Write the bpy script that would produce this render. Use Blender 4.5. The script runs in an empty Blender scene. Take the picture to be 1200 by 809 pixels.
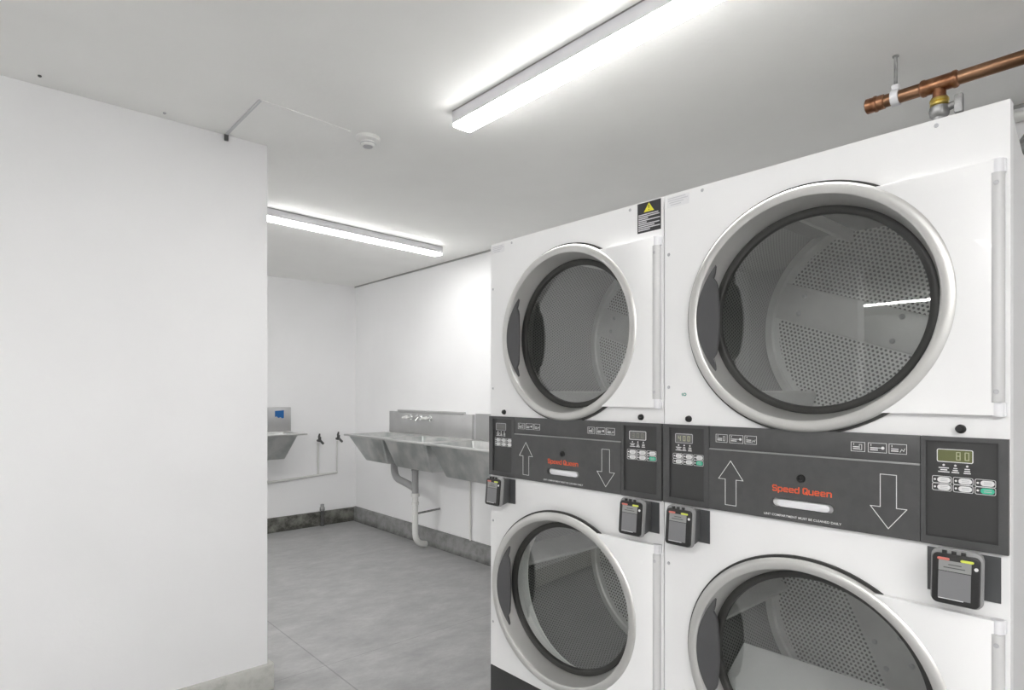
import bpy, bmesh, math, random
from math import sin, cos, pi, sqrt, radians, atan2
from mathutils import Vector, Matrix
random.seed(7)
S = bpy.context.scene
C = S.collection

# ------------------------------------------------------------------ materials
def mat(name, col, rough=0.5, metal=0.0, spec=0.5, emit=None, estr=0.0, coat=0.0):
    m = bpy.data.materials.new(name); m.use_nodes = True
    b = m.node_tree.nodes['Principled BSDF']
    b.inputs['Base Color'].default_value = (*col, 1)
    b.inputs['Roughness'].default_value = rough
    b.inputs['Metallic'].default_value = metal
    b.inputs['Specular IOR Level'].default_value = spec
    b.inputs['Coat Weight'].default_value = coat
    if emit:
        b.inputs['Emission Color'].default_value = (*emit, 1)
        b.inputs['Emission Strength'].default_value = estr
    return m

def nodes(m):
    return m.node_tree.nodes, m.node_tree.links, m.node_tree.nodes['Principled BSDF']

def ramp(N, stops):
    r = N.new('ShaderNodeValToRGB')
    e = r.color_ramp.elements
    e[0].position, e[0].color = stops[0][0], (*stops[0][1], 1)
    e[1].position, e[1].color = stops[-1][0], (*stops[-1][1], 1)
    for p, c in stops[1:-1]:
        k = e.new(p); k.color = (*c, 1)
    return r

def noisy(m, scale, c1, c2, detail=6, lo=.35, hi=.65, bump=0.0, bscale=None, stretch=(1, 1, 1), rough=None):
    N, L, b = nodes(m)
    tc = N.new('ShaderNodeTexCoord')
    mp = N.new('ShaderNodeMapping'); mp.inputs['Scale'].default_value = stretch
    L.new(tc.outputs['Object'], mp.inputs['Vector'])
    n = N.new('ShaderNodeTexNoise'); n.inputs['Scale'].default_value = scale; n.inputs['Detail'].default_value = detail
    L.new(mp.outputs[0], n.inputs['Vector'])
    r = ramp(N, [(lo, c1), (hi, c2)])
    L.new(n.outputs['Fac'], r.inputs['Fac']); L.new(r.outputs['Color'], b.inputs['Base Color'])
    if rough:
        mr = N.new('ShaderNodeMapRange'); mr.inputs['To Min'].default_value, mr.inputs['To Max'].default_value = rough
        L.new(n.outputs['Fac'], mr.inputs['Value']); L.new(mr.outputs[0], b.inputs['Roughness'])
    if bump:
        n2 = N.new('ShaderNodeTexNoise'); n2.inputs['Scale'].default_value = bscale or scale * 8
        n2.inputs['Detail'].default_value = 3
        L.new(tc.outputs['Object'], n2.inputs['Vector'])
        bp = N.new('ShaderNodeBump'); bp.inputs['Strength'].default_value = bump; bp.inputs['Distance'].default_value = .004
        L.new(n2.outputs['Fac'], bp.inputs['Height']); L.new(bp.outputs[0], b.inputs['Normal'])
    return m

WALL = noisy(mat('wall_paint', (.8, .8, .8), .55), 1.6, (.84, .84, .845), (.87, .87, .875), bump=.12, bscale=45)
CEIL = noisy(mat('ceiling_paint', (.74, .74, .71), .75), 2.2, (.86, .86, .84), (.89, .89, .87), bump=.18, bscale=30)
def floor_mat():
    m = mat('floor_concrete_tile', (.3, .3, .3), .42)
    N, L, b = nodes(m)
    tc = N.new('ShaderNodeTexCoord')
    mp = N.new('ShaderNodeMapping'); mp.inputs['Scale'].default_value = (1.0, 1.6, 1); mp.inputs['Rotation'].default_value = (0, 0, .8)
    L.new(tc.outputs['Object'], mp.inputs['Vector'])
    n = N.new('ShaderNodeTexNoise'); n.inputs['Scale'].default_value = 4.0; n.inputs['Detail'].default_value = 12; n.inputs['Roughness'].default_value = .78
    L.new(mp.outputs[0], n.inputs['Vector'])
    r = ramp(N, [(.30, (.255, .255, .255)), (.5, (.335, .335, .335)), (.70, (.43, .43, .428))])
    L.new(n.outputs['Fac'], r.inputs['Fac'])
    # joints: lines along y at x = 1.35 + k*1.8, lines along x at y = 2.94 + k*1.8
    sp = N.new('ShaderNodeSeparateXYZ'); L.new(tc.outputs['Object'], sp.inputs[0])
    outs = []
    for ax, off in (('X', 1.35), ('Y', 2.94)):
        a = N.new('ShaderNodeMath'); a.operation = 'SUBTRACT'; L.new(sp.outputs[ax], a.inputs[0]); a.inputs[1].default_value = off
        w = N.new('ShaderNodeMath'); w.operation = 'WRAP'; L.new(a.outputs[0], w.inputs[0]); w.inputs[1].default_value = .9; w.inputs[2].default_value = -.9
        ab = N.new('ShaderNodeMath'); ab.operation = 'ABSOLUTE'; L.new(w.outputs[0], ab.inputs[0])
        lt = N.new('ShaderNodeMath'); lt.operation = 'LESS_THAN'; L.new(ab.outputs[0], lt.inputs[0]); lt.inputs[1].default_value = .0035 if ax == 'X' else .002
        outs.append(lt)
    mx = N.new('ShaderNodeMath'); mx.operation = 'MAXIMUM'; L.new(outs[0].outputs[0], mx.inputs[0]); L.new(outs[1].outputs[0], mx.inputs[1])
    sc_ = N.new('ShaderNodeMath'); sc_.operation = 'MULTIPLY'; L.new(mx.outputs[0], sc_.inputs[0]); sc_.inputs[1].default_value = .5
    mix = N.new('ShaderNodeMix'); mix.data_type = 'RGBA'
    L.new(sc_.outputs[0], mix.inputs['Factor']); L.new(r.outputs['Color'], mix.inputs['A']); mix.inputs['B'].default_value = (.13, .13, .13, 1)
    L.new(mix.outputs['Result'], b.inputs['Base Color'])
    mr = N.new('ShaderNodeMapRange'); mr.inputs['To Min'].default_value = .34; mr.inputs['To Max'].default_value = .55
    L.new(n.outputs['Fac'], mr.inputs['Value']); L.new(mr.outputs[0], b.inputs['Roughness'])
    return m
FLOOR = floor_mat()
def curb_mat(name, light, dark, amount, low=0.0, wide=.12):
    m = mat(name, light, .8)
    N, L, b = nodes(m)
    tc = N.new('ShaderNodeTexCoord')
    n = N.new('ShaderNodeTexNoise'); n.inputs['Scale'].default_value = 9; n.inputs['Detail'].default_value = 8; n.inputs['Roughness'].default_value = .7
    L.new(tc.outputs['Object'], n.inputs['Vector'])
    r = ramp(N, [(amount - wide, light), (amount + wide, dark)])
    sp = N.new('ShaderNodeSeparateXYZ'); L.new(tc.outputs['Object'], sp.inputs[0])
    zz = N.new('ShaderNodeMapRange'); zz.inputs['From Min'].default_value = 0; zz.inputs['From Max'].default_value = .05
    zz.inputs['To Min'].default_value = low; zz.inputs['To Max'].default_value = 0
    L.new(sp.outputs['Z'], zz.inputs['Value'])
    ad = N.new('ShaderNodeMath'); ad.operation = 'ADD'; L.new(n.outputs['Fac'], ad.inputs[0]); L.new(zz.outputs[0], ad.inputs[1])
    L.new(ad.outputs[0], r.inputs['Fac']); L.new(r.outputs['Color'], b.inputs['Base Color'])
    bp = N.new('ShaderNodeBump'); bp.inputs['Strength'].default_value = .4; bp.inputs['Distance'].default_value = .006
    L.new(n.outputs['Fac'], bp.inputs['Height']); L.new(bp.outputs[0], b.inputs['Normal'])
    return m
CURB_DARK = curb_mat('dirty_concrete_curb', (.20, .20, .18), (.045, .045, .038), .49, .12)
CURB_MID = curb_mat('stained_concrete_curb', (.26, .26, .258), (.08, .08, .077), .63, .26, .2)
CURB_LIGHT = curb_mat('pale_concrete_curb', (.50, .50, .47), (.33, .33, .30), .60)
ENAMEL = noisy(mat('white_enamel', (.82, .82, .82), .32, coat=.2), 2, (.80, .80, .80), (.835, .835, .835))
ENAMEL2 = mat('white_enamel_door', (.84, .84, .84), .3, coat=.2)
SIDE = noisy(mat('grey_side_sheet', (.62, .62, .62), .45), 2, (.60, .60, .60), (.66, .66, .66))
DARKTOP = noisy(mat('darkened_top_sheet', (.2, .2, .2), .8), 5, (.16, .16, .155), (.24, .24, .235))  # dryer top darkened to cut light bounced onto the ceiling
HINGE = mat('hinge_paint', (.56, .56, .56), .4)
STEEL = noisy(mat('brushed_steel_ring', (.62, .62, .60), .30, .75), 5, (.60, .597, .58), (.66, .655, .64), rough=(.36, .42))
DRUMSTEEL = noisy(mat('drum_steel', (.5, .5, .5), .42, .35), 12, (.70, .70, .69), (.78, .78, .77))
SINKST = noisy(mat('sink_steel', (.48, .48, .48), .36, .9), 7, (.46, .485, .48), (.64, .64, .63), detail=7, rough=(.28, .48), lo=.38, hi=.6)
RIMST = mat('sink_rim_steel', (.66, .66, .65), .28, .95)
BACKST = noisy(mat('backsplash_steel', (.45, .45, .45), .42, .9), 3, (.50, .50, .50), (.58, .58, .58))
CHROME = mat('chrome', (.8, .8, .8), .12, 1.0)
GALV = noisy(mat('galvanised', (.5, .5, .5), .45, .7), 25, (.22, .22, .22), (.40, .40, .40))
COPPER = noisy(mat('copper_pipe', (.5, .27, .16), .32, 1.0), 14, (.17, .09, .05), (.40, .23, .14), stretch=(1, .25, 1), rough=(.25, .45))
COPPER_D = noisy(mat('copper_fitting', (.5, .27, .16), .34, 1.0), 30, (.20, .085, .045), (.40, .21, .12))
BRASS = mat('brass', (.68, .53, .16), .3, 1.0)
PANEL = noisy(mat('charcoal_panel', (.062, .062, .062), .45), 40, (.066, .066, .067), (.075, .075, .076))
PANEL2 = mat('charcoal_keypad', (.042, .042, .042), .38)
LIP_LIT = mat('lit_panel_lip', (.30, .30, .30), .35, .4)  # lighter than the panel, paints the edge as catching light
BLACK = mat('black_rubber', (.012, .012, .012), .5)
GASKET = mat('dark_gasket', (.03, .03, .028), .45)
HANDLE = mat('dark_grey_plastic', (.075, .075, .078), .4)
KICK = mat('black_kick', (.03, .03, .03), .5)
WHITEINK = mat('white_ink', (.75, .75, .75), .5)
GREYINK = mat('grey_ink', (.45, .45, .47), .5)
PALEINK = mat('pale_ink', (.58, .58, .60), .5)
LABELW = mat('pale_label', (.76, .76, .77), .5)
LABELB = mat('black_label', (.035, .035, .038), .4)
YELLOW = mat('warning_yellow', (.80, .74, .05), .5)
ORANGE = mat('orange_red_ink', (.85, .13, .05), .5)
BTN = mat('white_button', (.72, .72, .72), .4)
BTNG = mat('green_button', (.05, .48, .30), .4)
TEAL = mat('teal_mark', (.05, .35, .27), .5)
LCD_OFF = mat('lcd_grey', (.16, .16, .155), .25)
LCD_ON = mat('lcd_olive', (.13, .14, .06), .25)
SEG = mat('lcd_segment', (.36, .37, .24), .4, emit=(.5, .53, .3), estr=.05)
SEG2 = mat('lcd_segment_dim', (.22, .22, .18), .4)
READER = mat('reader_black', (.018, .018, .018), .3)
READERG = mat('reader_grey', (.085, .087, .088), .4)
SHROUD = mat('reader_shroud', (.25, .25, .25), .35)
PLATE = mat('reader_plate', (.075, .077, .08), .4)
SCR = mat('reader_pad', (.19, .19, .198), .3)
SCR2 = mat('reader_lcd', (.27, .275, .27), .3)
RED = mat('red_badge', (.60, .16, .13), .4)
LIME = mat('lime_badge', (.62, .68, .10), .4)
PVC = mat('white_pvc', (.68, .68, .66), .4)
PVCG = mat('grey_pvc', (.33, .33, .33), .5)
WHITEPL = mat('white_plastic', (.78, .78, .76), .4)
BLUE = mat('blue_tape', (.01, .12, .36), .5)
LAMPW = mat('lamp_housing', (.72, .72, .74), .4)
DARKMET = mat('dark_metal', (.10, .10, .10), .45, .6)
TUBE = mat('lamp_diffuser', (.9, .9, .9), .4, emit=(1.0, .99, .975), estr=7.6)
FILL_TUBE = mat('fill_lamp_diffuser', (.9, .9, .9), .4, emit=(1.0, .99, .975), estr=21.0)  # stronger diffuser for the added lamps out of view
CABLEG = mat('grey_cable', (.30, .30, .29), .5)

def perf_mat(nm, base, a, rad):
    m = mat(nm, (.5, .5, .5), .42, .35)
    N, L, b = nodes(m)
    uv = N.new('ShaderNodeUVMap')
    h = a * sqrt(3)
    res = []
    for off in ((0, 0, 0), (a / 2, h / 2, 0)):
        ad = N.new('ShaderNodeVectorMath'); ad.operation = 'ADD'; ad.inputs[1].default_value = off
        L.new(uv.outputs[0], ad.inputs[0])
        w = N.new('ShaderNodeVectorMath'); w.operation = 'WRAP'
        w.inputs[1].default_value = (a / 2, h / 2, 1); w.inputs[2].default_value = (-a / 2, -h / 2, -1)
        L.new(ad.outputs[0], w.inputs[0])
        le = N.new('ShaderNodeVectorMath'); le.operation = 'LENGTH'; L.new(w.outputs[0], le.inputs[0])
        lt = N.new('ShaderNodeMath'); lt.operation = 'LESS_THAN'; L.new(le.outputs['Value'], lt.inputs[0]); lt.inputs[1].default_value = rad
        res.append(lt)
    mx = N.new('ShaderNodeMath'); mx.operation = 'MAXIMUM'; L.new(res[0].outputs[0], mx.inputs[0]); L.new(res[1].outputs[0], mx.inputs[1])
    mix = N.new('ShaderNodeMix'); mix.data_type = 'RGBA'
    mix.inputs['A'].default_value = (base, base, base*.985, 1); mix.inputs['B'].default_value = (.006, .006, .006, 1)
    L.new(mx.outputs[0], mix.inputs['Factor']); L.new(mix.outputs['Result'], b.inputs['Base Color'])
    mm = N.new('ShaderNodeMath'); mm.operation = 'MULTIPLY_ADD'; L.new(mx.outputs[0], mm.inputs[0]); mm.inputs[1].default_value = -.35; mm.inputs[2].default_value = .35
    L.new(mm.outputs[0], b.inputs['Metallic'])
    return m
PERF = perf_mat('perforated_steel', .76, .0135, .0038)
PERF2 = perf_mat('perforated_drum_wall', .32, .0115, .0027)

def glass_mat():
    m = bpy.data.materials.new('tinted_door_glass'); m.use_nodes = True
    N, L = m.node_tree.nodes, m.node_tree.links
    N.clear()
    out = N.new('ShaderNodeOutputMaterial')
    tr = N.new('ShaderNodeBsdfTransparent'); tr.inputs[0].default_value = (.92, .93, .92, 1)
    gl = N.new('ShaderNodeBsdfGlossy'); gl.inputs['Roughness'].default_value = .012; gl.inputs[0].default_value = (1, 1, 1, 1)
    fr = N.new('ShaderNodeFresnel'); fr.inputs[0].default_value = 2.4
    ge = N.new('ShaderNodeNewGeometry')
    inv = N.new('ShaderNodeMath'); inv.operation = 'SUBTRACT'; inv.inputs[0].default_value = 1; L.new(ge.outputs['Backfacing'], inv.inputs[1])
    mu = N.new('ShaderNodeMath'); mu.operation = 'MULTIPLY'; L.new(fr.outputs[0], mu.inputs[0]); L.new(inv.outputs[0], mu.inputs[1])
    mi = N.new('ShaderNodeMixShader'); L.new(mu.outputs[0], mi.inputs[0]); L.new(tr.outputs[0], mi.inputs[1]); L.new(gl.outputs[0], mi.inputs[2])
    L.new(mi.outputs[0], out.inputs[0])
    return m
GLASS = glass_mat()

# ------------------------------------------------------------------ mesh builder
class MB:
    def __init__(s): s.bm = bmesh.new(); s.bm.loops.layers.uv.new('UVMap')
    def box(s, x0, x1, y0, y1, z0, z1, bev=0, mi=0, seg=2):
        x0, x1 = sorted((x0, x1)); y0, y1 = sorted((y0, y1)); z0, z1 = sorted((z0, z1))
        t = bmesh.new()
        v = [t.verts.new(p) for p in ((x0,y0,z0),(x1,y0,z0),(x1,y1,z0),(x0,y1,z0),(x0,y0,z1),(x1,y0,z1),(x1,y1,z1),(x0,y1,z1))]
        for f in ((3,2,1,0),(4,5,6,7),(0,1,5,4),(1,2,6,5),(2,3,7,6),(3,0,4,7)): t.faces.new([v[i] for i in f])
        if bev: bmesh.ops.bevel(t, geom=t.edges[:], offset=bev, segments=seg, affect='EDGES', profile=.5)
        s.merge(t, mi); return s
    def merge(s, t, mi=0, M=None):
        if M: bmesh.ops.transform(t, matrix=M, verts=t.verts[:])
        bmesh.ops.recalc_face_normals(t, faces=t.faces[:])
        mp = {v: s.bm.verts.new(v.co) for v in t.verts}
        for f in t.faces:
            try:
                g = s.bm.faces.new([mp[v] for v in f.verts]); g.material_index = mi
            except ValueError: pass
        t.free()
    def prism(s, pts, axis, a, b, mi=0, bev=0):
        """closed 2-D outline extruded along an axis ('X': pts are (y,z); 'Y': (x,z); 'Z': (x,y))"""
        t = bmesh.new()
        def P(p, k): return {'X': (k, p[0], p[1]), 'Y': (p[0], k, p[1]), 'Z': (p[0], p[1], k)}[axis]
        A = [t.verts.new(P(p, a)) for p in pts]; B = [t.verts.new(P(p, b)) for p in pts]
        n = len(pts)
        t.faces.new(A); t.faces.new(B[::-1])
        for i in range(n): t.faces.new((A[i], B[i], B[(i+1) % n], A[(i+1) % n]))
        bmesh.ops.recalc_face_normals(t, faces=t.faces[:])
        if bev:
            es = [e for e in t.edges if abs(e.verts[0].co['XYZ'.index(axis)] - e.verts[1].co['XYZ'.index(axis)]) < 1e-9 and abs(e.verts[0].co['XYZ'.index(axis)] - min(a, b)) < 1e-9]
            bmesh.ops.bevel(t, geom=es, offset=bev, segments=2, affect='EDGES', profile=.5)
        s.merge(t, mi); return s
    def lathe(s, prof, c, axis='X', n=64, mi=0, closed=False, uvr=None):
        """prof: (r, h) pairs; revolved about the axis through c, h along +axis"""
        t = s.bm; uvl = t.loops.layers.uv.active
        rows = []
        def P(r, h, a):
            if axis == 'X': return (c[0]+h, c[1]+r*cos(a), c[2]+r*sin(a))
            if axis == 'Y': return (c[0]+r*cos(a), c[1]+h, c[2]+r*sin(a))
            return (c[0]+r*cos(a), c[1]+r*sin(a), c[2]+h)
        for r, h in prof:
            if r < 1e-7: rows.append([t.verts.new(P(0, h, 0))])
            else: rows.append([t.verts.new(P(r, h, 2*pi*i/n)) for i in range(n)])
        m = len(rows); rng = range(m) if closed else range(m-1)
        for j in rng:
            A, B = rows[j], rows[(j+1) % m]
            for i in range(n):
                k = (i+1) % n
                if len(A) == 1 and len(B) == 1: continue
                if len(A) == 1: q = (A[0], B[k], B[i])
                elif len(B) == 1: q = (A[i], A[k], B[0])
                else: q = (A[i], A[k], B[k], B[i])
                try: f = t.faces.new(q)
                except ValueError: continue
                f.smooth = True; f.material_index = mi
                if uvr:
                    for l in f.loops:
                        if uvr == 'polar': l[uvl].uv = (l.vert.co.y, l.vert.co.z)
                        else:
                            a = i if l.vert in (A[i] if len(A) > 1 else A[0], B[i] if len(B) > 1 else B[0]) else i+1
                            l[uvl].uv = (2*pi*a/n*uvr, l.vert.co['XYZ'.index(axis)])
        return s
    def tube(s, path, r, n=16, mi=0, caps=True):
        """swept round tube along a polyline; r may be a list"""
        P = [Vector(p) for p in path]
        R = r if isinstance(r, (list, tuple)) else [r]*len(P)
        rows = []; prev = None
        for i, p in enumerate(P):
            d = ((P[i]-P[i-1]).normalized() if i else Vector()) + ((P[i+1]-P[i]).normalized() if i < len(P)-1 else Vector())
            d.normalize()
            if prev is None:
                u = d.orthogonal().normalized()
            else:
                u = (prev - d*prev.dot(d)).normalized()
            prev = u; w = d.cross(u)
            rows.append([s.bm.verts.new(p + (u*cos(2*pi*k/n)+w*sin(2*pi*k/n))*R[i]) for k in range(n)])
        for A, B in zip(rows, rows[1:]):
            for k in range(n):
                f = s.bm.faces.new((A[k], A[(k+1) % n], B[(k+1) % n], B[k])); f.smooth = True; f.material_index = mi
        if caps:
            f = s.bm.faces.new(rows[0][::-1]); f.material_index = mi
            f = s.bm.faces.new(rows[-1]); f.material_index = mi
        return s
    def build(s, name, m, parent=None, recalc=True, loc=None):
        if recalc: bmesh.ops.recalc_face_normals(s.bm, faces=s.bm.faces[:])
        me = bpy.data.meshes.new(name)
        s.bm.to_mesh(me); s.bm.free()
        me.set_sharp_from_angle(angle=radians(38))
        for k in (m if isinstance(m, (list, tuple)) else [m]): me.materials.append(k)
        o = bpy.data.objects.new(name, me); C.objects.link(o)
        if parent: o.parent = parent
        if loc: o.location = loc
        return o

def thing(name, label, cat, loc=(0, 0, 0), group=None, rz=0):
    o = bpy.data.objects.new(name, None); C.objects.link(o); o.location = loc; o.rotation_euler = (0, 0, rz)
    o.empty_display_size = .1
    return tag(o, label, cat, group)
def tag(o, label, cat, group=None):
    o['label'] = label; o['category'] = cat
    if group: o['group'] = group
    return o
def struct(o, label=None):
    o['kind'] = 'structure'
    if label: o['label'] = label
    return o
def kids(o): return [c for c in bpy.data.objects if c.parent == o]
def dup(o, parent=None):
    c = o.copy(); C.objects.link(c)
    if parent: c.parent = parent
    for ch in kids(o): dup(ch, c)
    return c
def arc(p0, p1, p2, n=8):
    """quadratic bend from p0 to p2 around p1"""
    a, b, c = map(Vector, (p0, p1, p2))
    return [a*(1-t)**2 + b*2*t*(1-t) + c*t*t for t in [i/n for i in range(n+1)]]

def text(name, body, width, y, z, x, m, parent, bold=0.0, height=None):
    """lettering facing -X, reading towards -Y, centred at (y, z); width in metres"""
    cu = bpy.data.curves.new(name, 'FONT'); cu.body = body; cu.size = 1; cu.align_x = 'CENTER'; cu.align_y = 'CENTER'
    cu.extrude = .01; cu.offset = bold
    to = bpy.data.objects.new(name + '_src', cu); C.objects.link(to)
    bpy.context.view_layer.update()
    dg = bpy.context.evaluated_depsgraph_get()
    me = bpy.data.meshes.new_from_object(to.evaluated_get(dg))
    C.objects.unlink(to); bpy.data.objects.remove(to)
    xs = [v.co.x for v in me.vertices]; ys = [v.co.y for v in me.vertices]
    cx, cy = (min(xs)+max(xs))/2, (min(ys)+max(ys))/2
    k = width/(max(xs)-min(xs)); kh = height/(max(ys)-min(ys)) if height else k
    for v in me.vertices:
        a, b, c = v.co
        v.co = (x - (c+.01)*.02, y - (a-cx)*k, z + (b-cy)*kh)
    me.name = name
    me.materials.clear(); me.materials.append(m)
    o = bpy.data.objects.new(name, me); C.objects.link(o); o.parent = parent
    return o

def outline(mb, pts, w, x, t=.0006, closed=True):
    """thin raised line following a (y,z) outline at depth x"""
    n = len(pts)
    for i in range(n if closed else n-1):
        a, b = Vector(pts[i]), Vector(pts[(i+1) % n])
        d = (b-a).normalized(); q = Vector((-d.y, d.x))*w/2; e = d*w/2
        p = [a-e+q, b+e+q, b+e-q, a-e-q]
        mb.prism([tuple(k) for k in p], 'X', x, x-t)

def stadium(y0, y1, z0, z1, n=8):
    r = (z1-z0)/2; zc = (z0+z1)/2; pts = []
    for i in range(n+1): a = -pi/2+pi*i/n; pts.append((y1-r+r*cos(a), zc+r*sin(a)))
    for i in range(n+1): a = pi/2+pi*i/n; pts.append((y0+r+r*cos(a), zc+r*sin(a)))
    return pts
def rrect(y0, y1, z0, z1, r, n=5):
    pts = []
    for cy, cz, a0 in ((y1-r, z0+r, -pi/2), (y1-r, z1-r, 0), (y0+r, z1-r, pi/2), (y0+r, z0+r, pi)):
        for i in range(n+1): a = a0+pi/2*i/n; pts.append((cy+r*cos(a), cz+r*sin(a)))
    return pts

# ------------------------------------------------------------------ the room
ZC = 2.545; XS = 3.15; YB = 6.11; PY = 2.886
XL = -7.0; YN = -2.4; XP = -2.5
struct(MB().box(XL-.1, XS+.15, YN-.1, YB+.15, -.12, 0).build('floor', FLOOR), 'grey concrete-look tiled floor')
struct(MB().box(XL-.1, XS+.15, YN-.1, YB+.15, ZC, ZC+.12).build('ceiling', CEIL), 'plain off-white ceiling')
struct(MB().box(XS, XS+.15, YN-.1, YB+.15, 0, ZC).build('wall_right', WALL), 'white wall behind the row of steel sinks')
struct(MB().box(XP-.15, XS, YB, YB+.15, 0, ZC).build('wall_back', WALL), 'white far wall behind the single corner sink')
struct(MB().box(XP, 1.04, PY, PY+.15, 0, ZC, bev=.004).build('wall_left', WALL), 'white partition wall filling the left side')
struct(MB().box(XP-.15, XP, 1.92, YB, 0, ZC).build('wall_side', WALL))
struct(MB().box(XL, XS, YN-.15, YN, 0, ZC).build('wall_front', WALL))
struct(MB().box(XL-.15, XL, YN-.15, 3.5, 0, ZC).build('wall_end', WALL))
struct(MB().box(XL, XP-.15, 3.35, 3.5, 0, ZC).build('wall_rear', WALL))
# concrete curbs
def curb(name, pts, axis, a, b, m, label):
    return struct(MB().prism(pts, axis, a, b, bev=0).build(name, m), label)
curb('baseboard_right', [(XS, 0), (XS-.05, 0), (XS-.038, .03), (XS-.034, .128), (XS-.026, .14), (XS, .146)], 'Y', YN, YB, CURB_MID, 'stained concrete curb below the row of sinks')
curb('baseboard_back', [(YB, 0), (YB-.05, 0), (YB-.038, .03), (YB-.034, .122), (YB-.026, .134), (YB, .14)], 'X', XP, XS-.03, CURB_DARK, 'dirty dark concrete curb along the far wall')
struct(MB().box(XP, 1.066, PY-.02, PY+.17, 0, .122, bev=.008).build('baseboard_left', CURB_LIGHT), 'pale concrete curb under the partition wall')
# dark strip where sink wall meets the ceiling
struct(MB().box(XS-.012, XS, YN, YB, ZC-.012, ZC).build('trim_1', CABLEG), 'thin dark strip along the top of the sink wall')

# ------------------------------------------------------------------ ceiling fittings
def lamp(loc, rz, length, label, tube=None):
    t = thing('ceiling_light', label, 'light', loc, 'linear ceiling lights', rz)
    L2 = length/2
    MB().prism([(-.047, 0), (.047, 0), (.047, -.0505), (-.047, -.0505)], 'X', -L2+.003, L2-.003).build('housing', LAMPW, t)
    pts = [(-.0455, -.0505), (.0455, -.0505)] + [(.0455-.008+.008*cos(a), -.056-.008*sin(a)) for a in [pi/2*i/4 for i in range(5)]] + \
          [(-.0375-.008*sin(a), -.056-.008*cos(a)) for a in [pi/2*i/4 for i in range(5)]]
    MB().prism(pts, 'X', -L2+.004, L2-.004).build('diffuser', tube or TUBE, t)
    for s in (-1, 1):
        e = MB().box(s*L2, s*(L2-.006), -.048, .048, -.053, -.0005, bev=.001).build('end_cap', LAMPW, t)
    m = MB()
    m.box(-L2+.004, L2-.004, -.051, .051, -.0025, 0)
    m.build('mounting_strip', CABLEG, t)
    return t
lamp((1.527, 1.27, ZC), pi/2, 1.52, 'long bright strip light on the ceiling directly above the dryers')
lamp((2.07, 3.955, ZC), radians(5.0), 1.46, 'bright strip light on the ceiling beyond the partition wall')
lamp((-.4, -1.6, ZC), pi/2, 1.5, 'added fill strip light on the ceiling behind the viewpoint', FILL_TUBE)  # added out of view to light the room
lamp((-.7, 4.6, ZC), pi/2, 1.5, 'added fill strip light on the ceiling hidden behind the partition wall', FILL_TUBE)  # added unseen lamp to fill the sink area
lamp((-2.9, -1.3, ZC), pi/2, 1.5, 'added fill strip light on the ceiling of the open area opposite the dryers', FILL_TUBE)  # unseen lamp added for more general light
lamp((-1.3, -.15, ZC), pi/2, 1.5, 'added fill strip light on the ceiling behind the viewpoint, nearest the partition wall', FILL_TUBE)  # unseen lamp added to brighten the left of the ceiling
lamp((-5.3, 1.9, ZC), pi/2, 1.8, 'strip light in the adjoining room, mirrored in the dryer glass')

t = thing('smoke_detector', 'round white smoke detector on the ceiling between the two strip lights', 'smoke detector', (1.345, 2.49, ZC))
MB().lathe([(0, 0), (.052, 0), (.054, -.006), (.050, -.016), (.036, -.022), (0, -.022)], (0, 0, 0), 'Z', 40).build('base', WHITEPL, t)
MB().lathe([(.030, -.021), (.031, -.036), (.028, -.042), (0, -.043)], (0, 0, 0), 'Z', 32).build('sensor_head', WHITEPL, t)
m = MB()
m.lathe([(.0318, -.028), (.0325, -.030), (.0318, -.032)], (0, 0, 0), 'Z', 32)
m.build('sensor_slot', GREYINK, t)
MB().lathe([(.022, -.0425), (.020, -.0455), (0, -.046)], (0, 0, 0), 'Z', 24).build('sensor_grille', GREYINK, t)

t = thing('cable_trunking', 'thin grey cable on the ceiling running from the partition wall top', 'cable', (.855, 2.66, ZC))
MB().box(-.006, .006, -.21, .222, -.007, 0, bev=.002).build('cable_run', PALEINK, t)
MB().tube([(0, .216, -.004), (0, .218, -.03)], .009, 10).build('cable_end', DARKMET, t)
MB().tube([(0, -.21, -.003), (.10, -.208, -.0025), (.40, -.18, -.0025)], .0018, 6).build('detector_wire', WHITEPL, t)
for x, y, lab in ((.19, 2.80, 'small dark screw fixing in the ceiling near the left picture edge'), (.60, 2.83, 'small pale screw fixing in the ceiling midway along the partition wall')):
    o = MB().lathe([(0, 0), (.006, 0), (.006, -.004), (.003, -.006), (0, -.006)], (0, 0, 0), 'Z', 12).build('ceiling_screw', DARKMET if x < .4 else GREYINK, loc=(x, y, ZC))
    tag(o, lab, 'screw', 'ceiling screws')

# ------------------------------------------------------------------ copper pipe above the dryers
PX, PZ = 2.372, 2.401
t = thing('copper_pipe', 'copper gas pipe hanging under the ceiling above the right dryer', 'pipe', (PX, .6, PZ))
MB().tube([(0, .15, 0), (0, -2.4, 0)], .0215, 24).build('pipe_run', COPPER, t)
MB().lathe([(0, .176), (.020, .176), (.0255, .172), (.0255, .150), (.0275, .147), (.0275, .141), (.0245, .138), (.0245, .118), (.0215, .116)], (0, 0, 0), 'Y', 28).build('end_cap', COPPER_D, t)
m = MB()
m.lathe([(.0215, .022), (.0250, .020), (.0275, .016), (.0275, .008), (.0252, .004), (.0252, -.066), (.0275, -.070), (.0275, -.078), (.025, -.082), (.0215, -.084)], (0, -.012, 0), 'Y', 28)
m.lathe([(.019, -.018), (.019, -.042), (.0225, -.045), (.0225, -.050)], (0, -.043, 0), 'Z', 24)
m.build('tee_fitting', COPPER_D, t)
MB().lathe([(.017, -.046), (.024, -.048), (.027, -.052), (.027, -.058), (.023, -.061), (.026, -.064), (.026, -.070), (.018, -.074)], (0, -.043, 0), 'Z', 24).build('brass_union', BRASS, t)
v = MB()
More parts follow.
